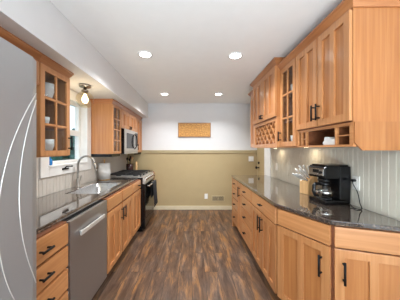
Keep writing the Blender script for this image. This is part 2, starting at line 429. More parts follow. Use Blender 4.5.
# ------------------------------------------------------------------ cabinet parts (local frame: x along the face, front at y=0 facing -y, z up)
HB = .007
def bar_pull(parent, x, z, L=.13, vertical=True, y=-.02, name='handle'):
    m = MB(); so = .032
    if vertical:
        m.tube([(x, y-so, z-L/2), (x, y-so, z+L/2)], HB, 10)
        for q in (-.36, .36): m.tube([(x, y+.001, z+q*L), (x, y-so, z+q*L)], HB*.85, 8)
    else:
        m.tube([(x-L/2, y-so, z), (x+L/2, y-so, z)], HB, 10)
        for q in (-.36, .36): m.tube([(x+q*L, y+.001, z), (x+q*L, y-so, z)], HB*.85, 8)
    o = m.build(name, 'black', parent); o['label'] = 'black bar handle'
    return o
def door(parent, x0, x1, z0, z1, mid=True, st=.055, y0=0):
    x0 += .003; x1 -= .003; z0 += .003; z1 -= .003
    m = MB(); t = .022; b = .003
    m.box(x0, x0+st, y0-t, y0, z0, z1, b).box(x1-st, x1, y0-t, y0, z0, z1, b)
    m.box(x0+st-.001, x1-st+.001, y0-t, y0, z1-st, z1, b).box(x0+st-.001, x1-st+.001, y0-t, y0, z0, z0+st, b)
    if mid:
        c = (x0+x1)/2; m.box(c-st*.42, c+st*.42, y0-t, y0, z0+st-.001, z1-st+.001, b)
    d = m.build('door', 'wood_v', parent)
    MB().box(x0+st-.004, x1-st+.004, y0-t+.014, y0-.001, z0+st-.004, z1-st+.004).build('panel', 'wood_panel', d)
    return d
def glass_door(parent, x0, x1, z0, z1, cols=2, rows=3, st=.045, y0=0):
    m = MB(); t = .02; b = .0025
    m.box(x0, x0+st, y0-t, y0, z0, z1, b).box(x1-st, x1, y0-t, y0, z0, z1, b)
    m.box(x0+st-.001, x1-st+.001, y0-t, y0, z1-st, z1, b).box(x0+st-.001, x1-st+.001, y0-t, y0, z0, z0+st, b)
    for i in range(1, cols):
        c = x0+st+(x1-x0-2*st)*i/cols; m.box(c-.009, c+.009, y0-t+.002, y0-.004, z0+st-.001, z1-st+.001, .002)
    for j in range(1, rows):
        c = z0+st+(z1-z0-2*st)*j/rows; m.box(x0+st-.001, x1-st+.001, y0-t+.002, y0-.004, c-.009, c+.009, .002)
    d = m.build('door', 'wood_v', parent)
    MB().box(x0+st-.006, x1-st+.006, y0-.008, y0-.005, z0+st-.006, z1-st+.006).build('glass_pane', 'cabglass', d)
    return d
def drawer(parent, x0, x1, z0, z1, pull=None, name='drawer'):
    o = MB().box(x0+.003, x1-.003, -.022, 0, z0+.003, z1-.003, .004).build(name, 'wood_h', parent)
    if pull: bar_pull(o, (x0+x1)/2 + pull[1], (z0+z1)/2, pull[0], False)
    return o
CROWN = [(-.004, 0), (.010, 0), (.014, .012), (.030, .030), (.044, .046), (.050, .048), (.050, .064), (-.004, .064)]
CROWN_L = [(o*.68, z) for o, z in CROWN]
def crown(parent, path, z, prof=CROWN):
    MB().sweep(path, [(o, z+h) for o, h in prof]).build('crown_moulding', 'wood_crown', parent)
def base_carcass(parent, wd, dp, h=.881):
    MB().box(0, wd, 0, dp, .10, h, .001).build('carcass', 'wood_shaded', parent)  # coloured dark so the gaps between fronts look shaded
    MB().box(0, wd, .065, dp, 0, .0995).build('toe_kick', 'toe', parent)
def left_unit(name, label, cat, y, wd, x=-.875, group=None): return thing(name, label, cat, (x, y, 0), R(90), group)
def right_unit(name, label, cat, y, x=.75, group=None): return thing(name, label, cat, (x, y, 0), R(-90), group)

# ------------------------------------------------------------------ left base run
DL = .604
u = left_unit('base_cabinet', 'wooden base cabinet with a stack of slab drawers between the fridge and dishwasher', 'cabinet', .905, .455)
base_carcass(u, .455, DL)
for k in range(5):
    z1 = .875-k*.155; drawer(u, .012, .443, z1-.143, z1, (.085, -.01))
u = left_unit('dishwasher', 'stainless steel dishwasher under the left worktop beside the drawer cabinet', 'dishwasher', 1.365, .596)
MB().box(0, .596, .01, .58, .10, .875).build('body', 'black', u)
dr = MB().box(.004, .592, -.022, .009, .105, .874, .006).build('door', 'steel_v', u)
MB().box(.10, .496, -.048, -.034, .735, .768, .005).box(.12, .15, -.036, -.021, .74, .762).box(.446, .476, -.036, -.021, .74, .762).build('handle', 'satin', dr)
MB().box(.0, .596, .055, .075, 0, .098).build('toe_kick', 'toe', u)
u = left_unit('base_cabinet', 'wooden sink base cabinet with two tall doors and black handles', 'cabinet', 1.968, .85)
m = MB().box(0, .018, 0, DL, .10, .881).box(.832, .85, 0, DL, .10, .881).box(.018, .832, .0, DL, .10, .118).box(.018, .832, DL-.01, DL, .118, .69)
m.box(.018, .832, 0, .02, .118, .15).box(.018, .832, 0, .02, .70, .881).box(.40, .45, 0, .02, .118, .70).box(.018, .05, 0, .02, .118, .70).box(.80, .832, 0, .02, .118, .70)
m.build('carcass', 'wood_shaded', u)
MB().box(0, .85, .065, DL, 0, .0995).build('toe_kick', 'toe', u)
for a, b in ((.012, .413), (.437, .838)): drawer(u, a, b, .745, .875, None, 'false_front')
for a, b, hx in ((.012, .413, .382), (.437, .838, .468)):
    d = door(u, a, b, .112, .728); bar_pull(d, hx, .610, .145)
u = left_unit('base_cabinet', 'narrow wooden base cabinet with one drawer beside the range', 'cabinet', 2.821, .447)
base_carcass(u, .447, DL)
drawer(u, .014, .433, .745, .875, (.05, .05)); door(u, .014, .433, .112, .728)
u = left_unit('base_cabinet', 'wooden base cabinet in the far left corner past the range', 'cabinet', 4.05, .43)
base_carcass(u, .43, DL)
drawer(u, .006, .424, .738, .875, (.05, 0)); door(u, .006, .424, .112, .728)

# left worktop with the sink cut-out
SX0, SX1, SY0, SY1 = -1.345, -.985, 2.06, 2.78
wt = MB()
X0, X1, Y0, Y1 = XL+.009, -.905, .90, 3.272
Z0, Z1 = .8825, .914
t = bmesh.new()
xs, ys = [X0, SX0, SX1, X1], [Y0, SY0, SY1, Y1]
g = {}
for k, z in enumerate((Z0, Z1)):
    for i, x in enumerate(xs):
        for j, y in enumerate(ys): g[i, j, k] = t.verts.new((x, y, z))
for i in range(3):
    for j in range(3):
        if (i, j) == (1, 1): continue
        t.faces.new((g[i, j, 1], g[i+1, j, 1], g[i+1, j+1, 1], g[i, j+1, 1]))
        t.faces.new((g[i, j, 0], g[i, j+1, 0], g[i+1, j+1, 0], g[i+1, j, 0]))
for a, b in [((0, 0), (1, 0)), ((1, 0), (2, 0)), ((2, 0), (3, 0)), ((3, 0), (3, 1)), ((3, 1), (3, 2)), ((3, 2), (3, 3)), ((3, 3), (2, 3)), ((2, 3), (1, 3)), ((1, 3), (0, 3)), ((0, 3), (0, 2)), ((0, 2), (0, 1)), ((0, 1), (0, 0)),
             ((1, 1), (1, 2)), ((1, 2), (2, 2)), ((2, 2), (2, 1)), ((2, 1), (1, 1))]:
    t.faces.new((g[a[0], a[1], 0], g[b[0], b[1], 0], g[b[0], b[1], 1], g[a[0], a[1], 1]))
bmesh.ops.recalc_face_normals(t, faces=t.faces[:])
ed = [e for e in t.edges if all(abs(v.co.x-X1) < 1e-6 for v in e.verts) and abs(e.verts[0].co.z-e.verts[1].co.z) < 1e-6]
bmesh.ops.bevel(t, geom=ed, offset=.006, segments=3, affect='EDGES', profile=.5)
wt._merge(t)
tag(wt.build('worktop', 'granite'), 'long dark granite worktop on the left, with the sink set into it', 'worktop')
tag(MB().box(X0, X1, 4.045, 4.478, Z0, Z1, .004).build('worktop', 'granite'), 'short dark granite worktop in the far left corner past the range', 'worktop')
# sink
sk = thing('kitchen_sink', 'undermounted stainless sink bowl set in the left worktop', 'sink', ((SX0+SX1)/2, (SY0+SY1)/2, .70))
ax, ay = (SX1-SX0)/2-.002, (SY1-SY0)/2-.002
t = bmesh.new()
def ring(hx, hy, z, r, n=6):
    out = []
    for cx, cy, a0 in ((hx-r, hy-r, 0), (-hx+r, hy-r, 90), (-hx+r, -hy+r, 180), (hx-r, -hy+r, 270)):
        for k in range(n): a = R(a0+90*k/(n-1)); out.append(t.verts.new((cx+r*math.cos(a), cy+r*math.sin(a), z)))
    return out
rs = [ring(ax, ay, .205, .02), ring(ax-.004, ay-.004, .205, .05), ring(ax-.008, ay-.008, .03, .05), ring(ax-.03, ay-.03, .006, .04), ring(.045, .045, 0, .04)]
for a, b in zip(rs, rs[1:]):
    for k in range(len(a)): t.faces.new((a[k], a[(k+1) % len(a)], b[(k+1) % len(a)], b[k]))
t.faces.new(rs[-1])
bmesh.ops.recalc_face_normals(t, faces=t.faces[:])
for f in t.faces: f.smooth = True; f.normal_flip() if f.normal.z < -.5 else None
mb = MB(); mb._merge(t); mb.build('basin', 'sink', sk)
MB().lathe([(.042, .001), (.04, .004), (.03, .002), (0, .0015)], (0, 0, 0), 20).build('drain', 'silver', sk)
# faucet
fc = thing('faucet', 'tall brushed nickel gooseneck faucet behind the sink', 'faucet', (-1.405, 2.40, .914))
MB().lathe([(0, 0), (.031, 0), (.031, .006), (.024, .012), (.022, .10), (.017, .112), (0, .112)], (0, 0, 0), 20).build('base', 'nickel', fc)
pts = [(0, 0, .10), (0, 0, .27)]
for k in range(1, 15):
    a = PI*k/14*.93; pts.append((.105-.105*math.cos(a), 0, .27+.115*math.sin(a)))
MB().tube(pts, .0125, 12).build('spout', 'nickel', fc)
e = Vector(pts[-1]); d = (Vector(pts[-1])-Vector(pts[-2])).normalized()
MB().tube([e, e+d*.02, e+d*.085], [.0135, .017, .0185], 14).build('spray_head', 'nickel', fc)
MB().tube([(0, .018, .075), (.0, .045, .082), (.01, .06, .14)], [.009, .008, .006], 10).build('lever', 'nickel', fc)

# ------------------------------------------------------------------ refrigerator
f = left_unit('refrigerator', 'large stainless steel refrigerator at the left edge of the picture', 'refrigerator', -.028, .90, -.69)
MB().box(.005, .905, .075, .765, .02, 1.76, .006).build('cabinet_body', plain('fridge_grey', srgb(120, 120, 122), .45), f)
def bowed(x0, x1, z0, z1, y, bow, n=20):
    m = MB(); pl = []
    for k in range(n+1):
        q = k/n; e_ = min(q, 1-q)*(x1-x0); rr = .016
        yy = y-bow*(1-(2*q-1)**2) + (rr-math.sqrt(max(0, rr*rr-(rr-min(e_, rr))**2)))
        pl.append((x0+(x1-x0)*q, yy))
    pl += [(x1, .07), (x0, .07)]
    return m.prism(pl, z0, z1)
M['steel_f'] = steel('stainless_fridge_front', srgb(174, 176, 178), (260, 260, 3), .36, .6)
dr = bowed(.005, .913, .06, 1.78, 0, .018).build('door', 'steel_f', f)
for z0, z1, bw in ((.79, 1.60, .095), (.60, 1.63, .185)):  # thin bright ridges standing in for curved reflections on the door
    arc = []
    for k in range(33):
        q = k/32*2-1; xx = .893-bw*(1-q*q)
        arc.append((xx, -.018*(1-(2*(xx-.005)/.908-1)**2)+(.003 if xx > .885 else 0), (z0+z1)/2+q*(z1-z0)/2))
    MB().tube(arc, .0019, 8).build('reflection_arc', 'satin', dr)
MB().box(.03, .88, .06, .09, 0, .055).build('toe_grille', 'black', f)

# ------------------------------------------------------------------ left wall cabinets
XU = -1.17; DU = .316
def hollow(parent, wd, dp, z0, z1, shelves=(), t=.018, mat='wood_v'):
    m = MB(); m.box(0, t, 0, dp, z0, z1).box(wd-t, wd, 0, dp, z0, z1).box(t, wd-t, 0, dp, z0, z0+t).box(t, wd-t, 0, dp, z1-t, z1).box(t, wd-t, dp-.008, dp, z0+t, z1-t)
    m.build('carcass', mat, parent)
    for s_ in shelves: MB().box(t+.001, wd-t-.001, .012, dp-.01, s_-.016, s_).build('shelf', 'wood_in', parent)
u = left_unit('wall_cabinet', 'short wooden wall cabinet mounted above the refrigerator', 'cabinet', .50, .975, XU)
MB().box(0, .975, 0, DU, 1.86, 2.048).build('carcass', 'wood_v', u)
door(u, .006, .484, 1.865, 2.043); door(u, .490, .969, 1.865, 2.043)
crown(u, [(0, .0), (.975, 0)], 2.048, CROWN_L)
u = left_unit('wall_cabinet', 'glass-fronted wooden wall cabinet holding white dishes between fridge and window', 'cabinet', 1.478, .364, XU)
hollow(u, .364, DU, 1.32, 2.048, (1.575, 1.815))
d = glass_door(u, .004, .360, 1.328, 2.043, 2, 3); bar_pull(d, .338, 1.44, .13)
crown(u, [(0, 0), (.364, 0), (.364, DU)], 2.048, CROWN_L)
DISH = 'white dishes in the left glass cabinet'
def lx(y, dx): return (XU-dx, y)
def bowl(name, loc, r, h, label, cat='bowl', mat='porcelain'):
    o = MB().lathe([(0, 0), (r*.5, 0), (r*.55, h*.08), (r*.9, h*.6), (r, h), (r*.95, h), (r*.83, h*.6), (r*.45, h*.16), (0, h*.12)], (0, 0, 0), 24).build(name, mat)
    o.location = loc; return tag(o, label, cat)
bowl('serving_bowl', (*lx(1.705, .10), 1.339), .062, .13, 'deep white bowl on the bottom shelf of the left glass cabinet')
bowl('cup', (*lx(1.685, .10), 1.576), .035, .085, 'small white cup on the middle shelf of the left glass cabinet', 'cup')
bowl('serving_bowl', (*lx(1.705, .10), 1.816), .066, .135, 'deep white bowl on the top shelf of the left glass cabinet')

u = left_unit('wall_cabinet', 'narrow wooden wall cabinet with a small-paned glass door beside the microwave', 'cabinet', 2.842, .330, XU)
hollow(u, .330, DU, 1.315, 2.048, (1.55, 1.79))
glass_door(u, .004, .326, 1.32, 2.043, 2, 4, .035)
crown(u, [(0, DU), (0, 0), (.330, 0)], 2.048, CROWN_L)
MB().box(.0, .330, 0, .02, 1.272, 1.3145).box(0, .018, .02, DU, 1.272, 1.3145).build('light_rail', 'blackplastic', u)
for z, h, lab in ((1.552, .15, 'tall stemmed tumbler on the middle shelf of the far glass cabinet'), (1.334, .13, 'short tumbler on the bottom shelf of the far glass cabinet')):
    o = MB().lathe([(0, 0), (.03, 0), (.036, h), (.033, h), (.027, .006), (0, .006)], (0, 0, 0), 18).build('tumbler', 'warmglass')
    o.location = (XU-.1, 3.08, z); tag(o, lab.replace('stemmed ', ''), 'glass')
u = left_unit('wall_cabinet', 'short two-door wooden wall cabinet directly above the microwave', 'cabinet', 3.174, .836, XU)
MB().box(0, .836, 0, DU, 1.73, 2.048).build('carcass', 'wood_shaded', u)
for a, b, hx in ((.004, .415, .39), (.421, .832, .446)):
    d = door(u, a, b, 1.735, 2.043); bar_pull(d, hx, 1.775, .05)
crown(u, [(0, 0), (.836, 0)], 2.048, CROWN_L)
u = left_unit('wall_cabinet', 'tall wooden wall cabinet in the far left corner past the microwave', 'cabinet', 4.013, .465, XU)
MB().box(0, .465, 0, DU, 1.315, 2.048).build('carcass', 'wood_shaded', u)
d = door(u, .004, .461, 1.32, 2.043); bar_pull(d, .04, 1.40, .05); bar_pull(d, .04, 1.47, .05)
crown(u, [(0, 0), (.465, 0)], 2.048, CROWN_L)
MB().box(.0, .465, 0, .02, 1.272, 1.3145).build('light_rail', 'blackplastic', u)
# microwave
u = left_unit('microwave', 'stainless steel microwave mounted over the range', 'microwave', 3.215, .75, -1.115)
MB().box(0, .75, .003, .37, 1.305, 1.728, .003).build('body', 'blackplastic', u)
dr = MB().box(.0, .56, -.012, .0025, 1.335, 1.726, .004).build('door', 'steel_h', u)
MB().box(.075, .50, -.0145, -.011, 1.40, 1.665, .001).build('window', 'blackgloss', dr)
hp = [(.53-.0, -.008, 1.385), (.53, -.045, 1.43)] + [(.53, -.050-.012*math.sin(PI*k/8), 1.43+.2*k/8) for k in range(9)] + [(.53, -.045, 1.635), (.53, -.008, 1.675)]
MB().tube(hp, .011, 10).build('handle', 'black', dr)
MB().box(.562, .75, -.012, .0025, 1.335, 1.726, .004).build('control_panel', 'steel_h', u)
MB().box(.58, .735, -.0145, -.0115, 1.45, 1.70).build('keypad', 'blackgloss', u)
MB().box(0, .75, -.012, .0025, 1.307, 1.333, .003).build('vent', 'steel_h', u)

# ------------------------------------------------------------------ range
u = left_unit('kitchen_range', 'black and stainless gas range in the left run with a towel on its door', 'range', 3.278, .76, -.80)
MB().box(0, .76, .03, .672, .0, .905, .003).build('body', 'blackgloss', u)
MB().box(.0, .76, .0, .672, .906, .918, .003).build('cooktop', 'steel_h', u)
MB().prism([(.029, .80), (-.012, .80), (-.012, .85), (.02, .925), (.029, .925)], 0, .76, .003, 'x').build('control_panel', 'steel_h', u)
kr = Matrix.Rotation(R(66), 4, 'X')
for k in range(5):
    x = .10+k*.14
    MB().lathe([(0, -.005), (.026, -.005), (.026, .004), (.021, .008), (.019, .03), (0, .032)], (x, -.004, .872), 18, kr).build('knob', 'silver', u)
dr = MB().box(.004, .756, -.012, .029, .205, .792, .004).build('oven_door', 'blackgloss', u)
MB().box(.02, .74, -.0145, -.011, .22, .72, .001).build('window', 'blackgloss', dr)
MB().tube([(.05, -.062, .755), (.71, -.062, .755)], .013, 12).tube([(.08, -.012, .755), (.08, -.062, .755)], .010, 8).tube([(.68, -.012, .755), (.68, -.062, .755)], .010, 8).build('handle', 'silver', dr)
MB().box(.004, .756, -.010, .029, .045, .198, .004).build('warming_drawer', 'blackgloss', u)
for i, x in enumerate((.15, .38, .61)):
    for y in ((.19, .49) if i != 1 else (.34,)):
        MB().lathe([(0, .9185), (.045, .9185), (.045, .928), (.03, .935), (0, .935)], (x, y, 0), 18).build('burner', 'iron', u)
for x0 in (.02, .265, .51):
    m = MB(); x1 = x0+.23
    for y in (.07, .34, .61): m.box(x0, x1, y-.008, y+.008, .948, .964)
    for x in (x0+.008, x0+.115, x1-.008): m.box(x-.008, x+.008, .07, .61, .946, .962)
    for x in (x0+.008, x1-.008):
        for y in (.075, .605): m.box(x-.008, x+.008, y-.008, y+.008, .919, .95)
    m.build('burner_grate', 'iron', u)
# towel folded over the oven handle
t = bmesh.new(); pth = []
xc = -.80+.062
for z in (.48, .55, .62, .69, .735): pth.append((xc-.022, z))
for k in range(7): a = PI-PI*k/6; pth.append((xc+.0185*math.cos(a), .755+.0185*math.sin(a)))
for z in (.735, .68, .62, .56, .50, .44, .39, .35): pth.append((xc+.022, z))
ny = 14; rows = []
for i, (x, z) in enumerate(pth):
    fr_ = max(0, (.74-z))*.09; row = []
    for j in range(ny+1):
        q = j/ny; y = 3.58+.34*q
        s_ = 1 if x > xc else .3
        row.append(t.verts.new((x+s_*fr_*(.5+.5*math.sin(q*PI*5+.4)), y+(z-.7)*.05*(q-.5), z)))
    rows.append(row)
for a, b in zip(rows, rows[1:]):
    for j in range(ny): t.faces.new((a[j], a[j+1], b[j+1], b[j]))
for f_ in t.faces: f_.smooth = True
mb = MB(); mb._merge(t)
tw = mb.build('dish_towel', 'towel'); tag(tw, 'dark charcoal towel hanging over the oven door handle', 'towel')
so = tw.modifiers.new('thick', 'SOLIDIFY'); so.thickness = .004; so.offset = 0
# fringe on the towel's lower hem
m = MB()
for j in range(24):
    y = 3.585+.33*j/23; m.tube([(xc+.045, y, .352), (xc+.046, y+.002, .318)], .0028, 5)
fo = m.build('fringe', 'towel', tw)

# ------------------------------------------------------------------ things on the left worktop
pr = thing('paper_towel_roll', 'white roll of paper towels standing on the left worktop under the far glass cabinet', 'paper towel', (-1.365, 3.04, .914))
MB().lathe([(0, .012), (.085, .012), (.085, .255), (0, .255)], (0, 0, 0), 28).build('roll', 'paper', pr)
MB().lathe([(0, 0), (.08, 0), (.08, .011), (0, .011)], (0, 0, 0), 24).build('base', 'blockwood', pr)
MB().lathe([(0, .256), (.01, .256), (.01, .285), (.016, .295), (.012, .312), (0, .315)], (0, 0, 0), 14).build('finial', 'blockwood', pr)
ck = thing('utensil_crock', 'dark brown crock of cooking tools in the far left corner', 'crock', (-1.33, 4.16, .914))
MB().lathe([(0, 0), (.062, 0), (.072, .06), (.07, .16), (.064, .16), (.064, .02), (0, .02)], (0, 0, 0), 22).build('crock_body', 'crock', ck)
for k, (dx, dy, mt, top) in enumerate(((-.025, -.02, 'black', .30), (.02, -.03, 'crock', .33), (.03, .02, 'blockwood', .31), (-.01, .03, 'black', .28))):
    o = MB().tube([(dx*.6, dy*.6, .022), (dx*1.5, dy*1.5, top-.06)], .005, 8).lathe([(0, 0), (.018, .012), (.024, .035), (.016, .06), (0, .066)], (dx*1.55, dy*1.55, top-.064), 12).build('cooking_spoon', mt)
    o.location = (-1.33, 4.16, .914)
    tag(o, ['short black cooking spoon on the wall side of the far left crock', 'tall dark red cooking spoon in the far left crock', 'pale wooden cooking spoon in the far left crock', 'black cooking spoon at the back of the far left crock'][k], 'spoon')
o = MB().lathe([(0, 0), (.032, 0), (.032, .02), (.024, .05), (.03, .10), (.022, .15), (.026, .17), (.018, .2), (.008, .21), (0, .212)], (0, 0, 0), 18).build('pepper_mill', 'blockwood')
o.location = (-1.20, 4.20, .914); tag(o, 'turned pale wooden pepper mill in the far left corner', 'pepper mill')
o = MB().lathe([(0, 0), (.022, 0), (.026, .02), (.024, .055), (.010, .07), (.010, .085), (.013, .09), (0, .09)], (0, 0, 0), 18).build('ornament_bottle', 'blue')
o.location = (XL-.02, 2.07, 1.2145); tag(o, 'tiny bright blue bottle on the sill of the sink window', 'bottle')

# ------------------------------------------------------------------ wall plates
def plate(name, label, cat, loc, rz, kind):
    o = thing(name, label, cat, loc, rz)
    w_ = .072 if kind != 'double' else .116
    MB().box(-w_/2, w_/2, -.006, 0, -.058, .058, .003).build('cover_plate', 'white', o)
    if kind == 'outlet':
        for z in (-.02, .02):
            MB().box(-.015, .015, -.009, -.005, z-.014, z+.014, .003).build('socket', 'white', o)
    else:
        for x in ((-.023, .023) if kind == 'double' else (0,)):
            MB().box(x-.008, x+.008, -.014, -.005, -.017, .017, .003).build('toggle', 'white', o)
    return o
plate('wall_outlet', 'white outlet low on the tan end wall beside the floor vent', 'outlet', (.325, YB-.0005, .305), 0, 'outlet')
plate('light_switch', 'white double switch plate on the tan end wall', 'switch', (1.36, YB-.0005, 1.165), 0, 'double')
plate('wall_outlet', 'white outlet on the right backsplash behind the coffee maker', 'outlet', (XR-.0085, 1.615, 1.105), R(-90), 'outlet')
plate('wall_outlet', 'white outlet at the far end of the right backsplash', 'outlet', (XR-.0085, 3.13, 1.105), R(-90), 'outlet')
plate('wall_outlet', 'white outlet on the left backsplash near the range', 'outlet', (XL+.0085, 3.27, 1.135), R(90), 'outlet')
v = thing('floor_vent', 'beige metal air vent low on the tan end wall', 'vent', (.60, YB-.0005, .255))
MB().box(-.15, .15, -.008, 0, -.07, .07, .003).build('frame', 'trimtan', v)
MB().box(-.128, -.004, -.0095, -.0075, -.048, .048).box(.004, .128, -.0095, -.0075, -.048, .048).build('backing', 'toe', v)
m = MB()
for k in range(7):
    z = -.042+k*.014; m.box(-.128, .128, -.0125, -.009, z-.0025, z+.0025)
m.build('louvers', 'trimtan', v)
p = thing('wall_plaque', 'long carved wooden plaque hung on the pale end wall', 'plaque', (.055, YB, 1.83))
MB().box(-.365, .365, -.02, -.001, -.155, .155, .004).build('panel', 'plaque', p)
m = MB()
for a in ((-.375, .375, -.165, -.148), (-.375, .375, .148, .165)): m.box(a[0], a[1], -.026, -.001, a[2], a[3], .003)
for a in ((-.375, -.358, -.148, .148), (.358, .375, -.148, .148)): m.box(a[0], a[1], -.026, -.001, a[2], a[3], .003)
m.build('frame', wood('plaque_edge', [srgb(130, 84, 40), srgb(150, 100, 50), srgb(170, 116, 60)], (3, 3, 3)), p)

# ------------------------------------------------------------------ right base run
DR = .612
u = right_unit('base_cabinet', 'wooden base cabinet with one wide drawer over two doors, in the right run', 'cabinet', 2.398)
base_carcass(u, .696, DR)
drawer(u, .006, .690, .722, .875, (.06, 0))
for a, b, hx in ((.006, .345, .315), (.351, .690, .381)):
    d = door(u, a, b, .112, .717); bar_pull(d, hx, .60, .15)
u = right_unit('base_cabinet', 'wooden base cabinet of four stacked drawers in the right run', 'cabinet', 2.898)
base_carcass(u, .496, DR)
for z0, z1 in ((.722, .875), (.545, .714), (.368, .537), (.112, .360)): drawer(u, .006, .490, z0, z1, (.05, -.02))
u = right_unit('base_cabinet', 'slim wooden pull-out base cabinet with one tall upright handle, in the right run', 'cabinet', 3.118)
base_carcass(u, .216, DR)
d = door(u, .006, .210, .112, .875, False); bar_pull(d, .15, .735, .15)
u = right_unit('base_cabinet', 'wooden base cabinet of small drawers at the far end of the right run', 'cabinet', 3.50)
base_carcass(u, .378, DR)
for z0, z1 in ((.722, .875), (.545, .714), (.368, .537), (.112, .360)): drawer(u, .006, .372, z0, z1, (.045, 0))
MB().box(-.045, -.001, -.025, DR, 0, .881, .002).build('end_panel', 'wood_v', u)
# angled corner cabinets
P1 = Vector((.7505, 1.7000)); P2 = Vector((.9395, 1.3075)); P3 = Vector((1.360, 1.1720))
def angled(pa, pb, name, label, back):
    d = (pb-pa); wd = d.length; d.normalize()
    th = math.atan2(d.y, d.x)
    o = thing(name, label, 'cabinet', (pa.x, pa.y, 0), th)
    inv = (Matrix.Translation((pa.x, pa.y, 0)) @ Matrix.Rotation(th, 4, 'Z')).inverted()
    poly = [(0, 0), (wd, 0)] + [tuple((inv @ Vector((q[0], q[1], 0)))[:2]) for q in back]
    MB().prism(poly, .10, .881).build('carcass', 'wood_shaded', o)
    k = .065
    tp = [(poly[-1][0]*k/max(poly[-1][1], .01)+.0, k), (wd-.03, k), (wd-.03, k+.05), (.05, k+.05)]
    tp[0] = (.02, k)
    MB().prism(tp, 0, .0995).build('toe_kick', 'toe', o)
    return o, wd
o, wd = angled(P1, P2, 'corner_cabinet', 'wooden corner base cabinet turned slightly outward, one door under a plain front', [(1.358, 1.50), (1.358, 1.699)])
drawer(o, .008, wd-.003, .735, .875, None, 'false_front')
d = door(o, .008, wd-.003, .112, .731); bar_pull(d, wd-.056, .585, .145)
o, wd = angled(P2+Vector((.002, -.001)), P3, 'corner_cabinet', 'wooden corner base cabinet nearest the viewer, facing forward below the coffee maker', [(1.358, 1.494)])
drawer(o, .003, wd-.01, .735, .875, None, 'false_front')
d = door(o, .003, wd-.01, .112, .731); bar_pull(d, .052, .585, .145)
# right worktop
wt = MB()
poly = [(1.3605, 3.56), (.72, 3.56), (.72, 1.715), (.7215, 1.697), (.729, 1.672), (.908, 1.302), (.919, 1.286), (.937, 1.277), (1.3605, 1.141)]
t = bmesh.new()
lo = [t.verts.new((a, b, Z0)) for a, b in poly]; hi = [t.verts.new((a, b, Z1)) for a, b in poly]
t.faces.new(lo[::-1]); t.faces.new(hi)
for i in range(len(poly)): t.faces.new((lo[i], lo[(i+1) % len(poly)], hi[(i+1) % len(poly)], hi[i]))
bmesh.ops.recalc_face_normals(t, faces=t.faces[:])
ed = [e_ for e_ in t.edges if abs(e_.verts[0].co.z-e_.verts[1].co.z) < 1e-6 and not all(v_.co.x > 1.36 for v_ in e_.verts)]
bmesh.ops.bevel(t, geom=ed, offset=.006, segments=3, affect='EDGES', profile=.5)
wt._merge(t)
tag(wt.build('worktop', 'granite'), 'dark granite worktop on the right with an angled near end, under the coffee maker', 'worktop')

# ------------------------------------------------------------------ right wall cabinets
XG = 1.04; DG = XR-XG-.002
TOPG = 2.295
# near double-door cabinet over open pigeonholes
u = right_unit('wall_cabinet', 'large two-door wooden wall cabinet above open pigeonholes, nearest on the right', 'cabinet', 1.922, XG)
W = .666
MB().box(0, W-.006, 0, DG, 1.560, TOPG, .001).build('carcass', 'wood_shaded', u)
MB().box(W-.0055, W, -.001, DG, 1.560, TOPG, .001).build('side_panel', 'wood_panel', u)
for a, b, hx in ((.004, .330, .303), (.336, W-.004, .363)):
    d = door(u, a, b, 1.566, TOPG-.004, True, .052); bar_pull(d, hx, 1.68, .13)
crown(u, [(0, 0), (W, 0), (W, DG)], TOPG)
def pigeon(m, y0, y1):
    m.box(0, W, y0, y1, 1.400, 1.415).box(0, W, y0, y1, 1.540, 1.5595)
    for x in (.0, .070, .138, .505, W-.03): m.box(x, x+(.014 if 0 < x < W-.031 else .03), y0, y1, 1.415, 1.540)
    m.box(.084, .138, y0+.006, y1, 1.474, 1.482).box(.519, W-.03, y0+.006, y1, 1.474, 1.482)
cb = MB(); pigeon(cb, -.002, .018); cb.build('pigeonhole_frame', 'wood_h', u)
cb = MB(); pigeon(cb, .0185, DG-.012); cb.box(.0, W, DG-.0115, DG, 1.40, 1.5595).build('pigeonhole_inside', 'wood_shaded', u)  # inside of the holes, its shade put into the wood colour
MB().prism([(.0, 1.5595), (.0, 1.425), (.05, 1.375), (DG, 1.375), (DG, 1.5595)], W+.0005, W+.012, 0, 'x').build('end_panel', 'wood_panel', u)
o = MB().prism([(-.06, 0), (.06, .0), (.075, .02), (.055, .035), (.05, .066), (.0, .06), (-.02, .04), (-.075, .05)], -.085, .085, .006, 'x').build('folded_napkins', 'paper')
o.location = (1.14, 1.505, 1.4155); tag(o, 'crumpled white paper napkins in the middle pigeonhole', 'napkins')
bowl('small_dish', (1.10, 1.815, 1.4155), .025, .035, 'small pale dish in the left pigeonhole of the near wall cabinet', 'dish')
# glass-door cabinet
u = right_unit('wall_cabinet', 'wooden wall cabinet with a glass door next to the wine rack cabinet', 'cabinet', 2.262, XG)
hollow(u, .337, DG, 1.41, TOPG, (1.70, 1.99), mat='wood_in')
d = glass_door(u, .004, .333, 1.416, TOPG-.004, 2, 3, .05); bar_pull(d, .028, 1.53, .11)
crown(u, [(0, 0), (.337, 0)], TOPG)
for y, z, h, lab in ((2.13, 1.7005, .12, 'clear tumbler on the middle shelf of the right glass cabinet, farther one'), (2.03, 1.7005, .15, 'tall clear tumbler on the middle shelf of the right glass cabinet'), (2.09, 1.9905, .16, 'tall clear tumbler on the top shelf of the right glass cabinet'), (2.07, 1.4285, .13, 'clear tumbler on the bottom shelf of the right glass cabinet')):
    o = MB().lathe([(0, 0), (.03, 0), (.038, h), (.035, h), (.027, .006), (0, .006)], (0, 0, 0), 18).build('tumbler', 'warmglass')
    o.location = (XG+.13, y, z); tag(o, lab, 'glass')
bowl('serving_bowl', (XG+.12, 2.18, 1.4285), .055, .11, 'deep white bowl on the bottom shelf of the right glass cabinet')
bowl('serving_bowl', (XG+.12, 2.19, 1.9905), .05, .12, 'deep white bowl on the top shelf of the right glass cabinet')
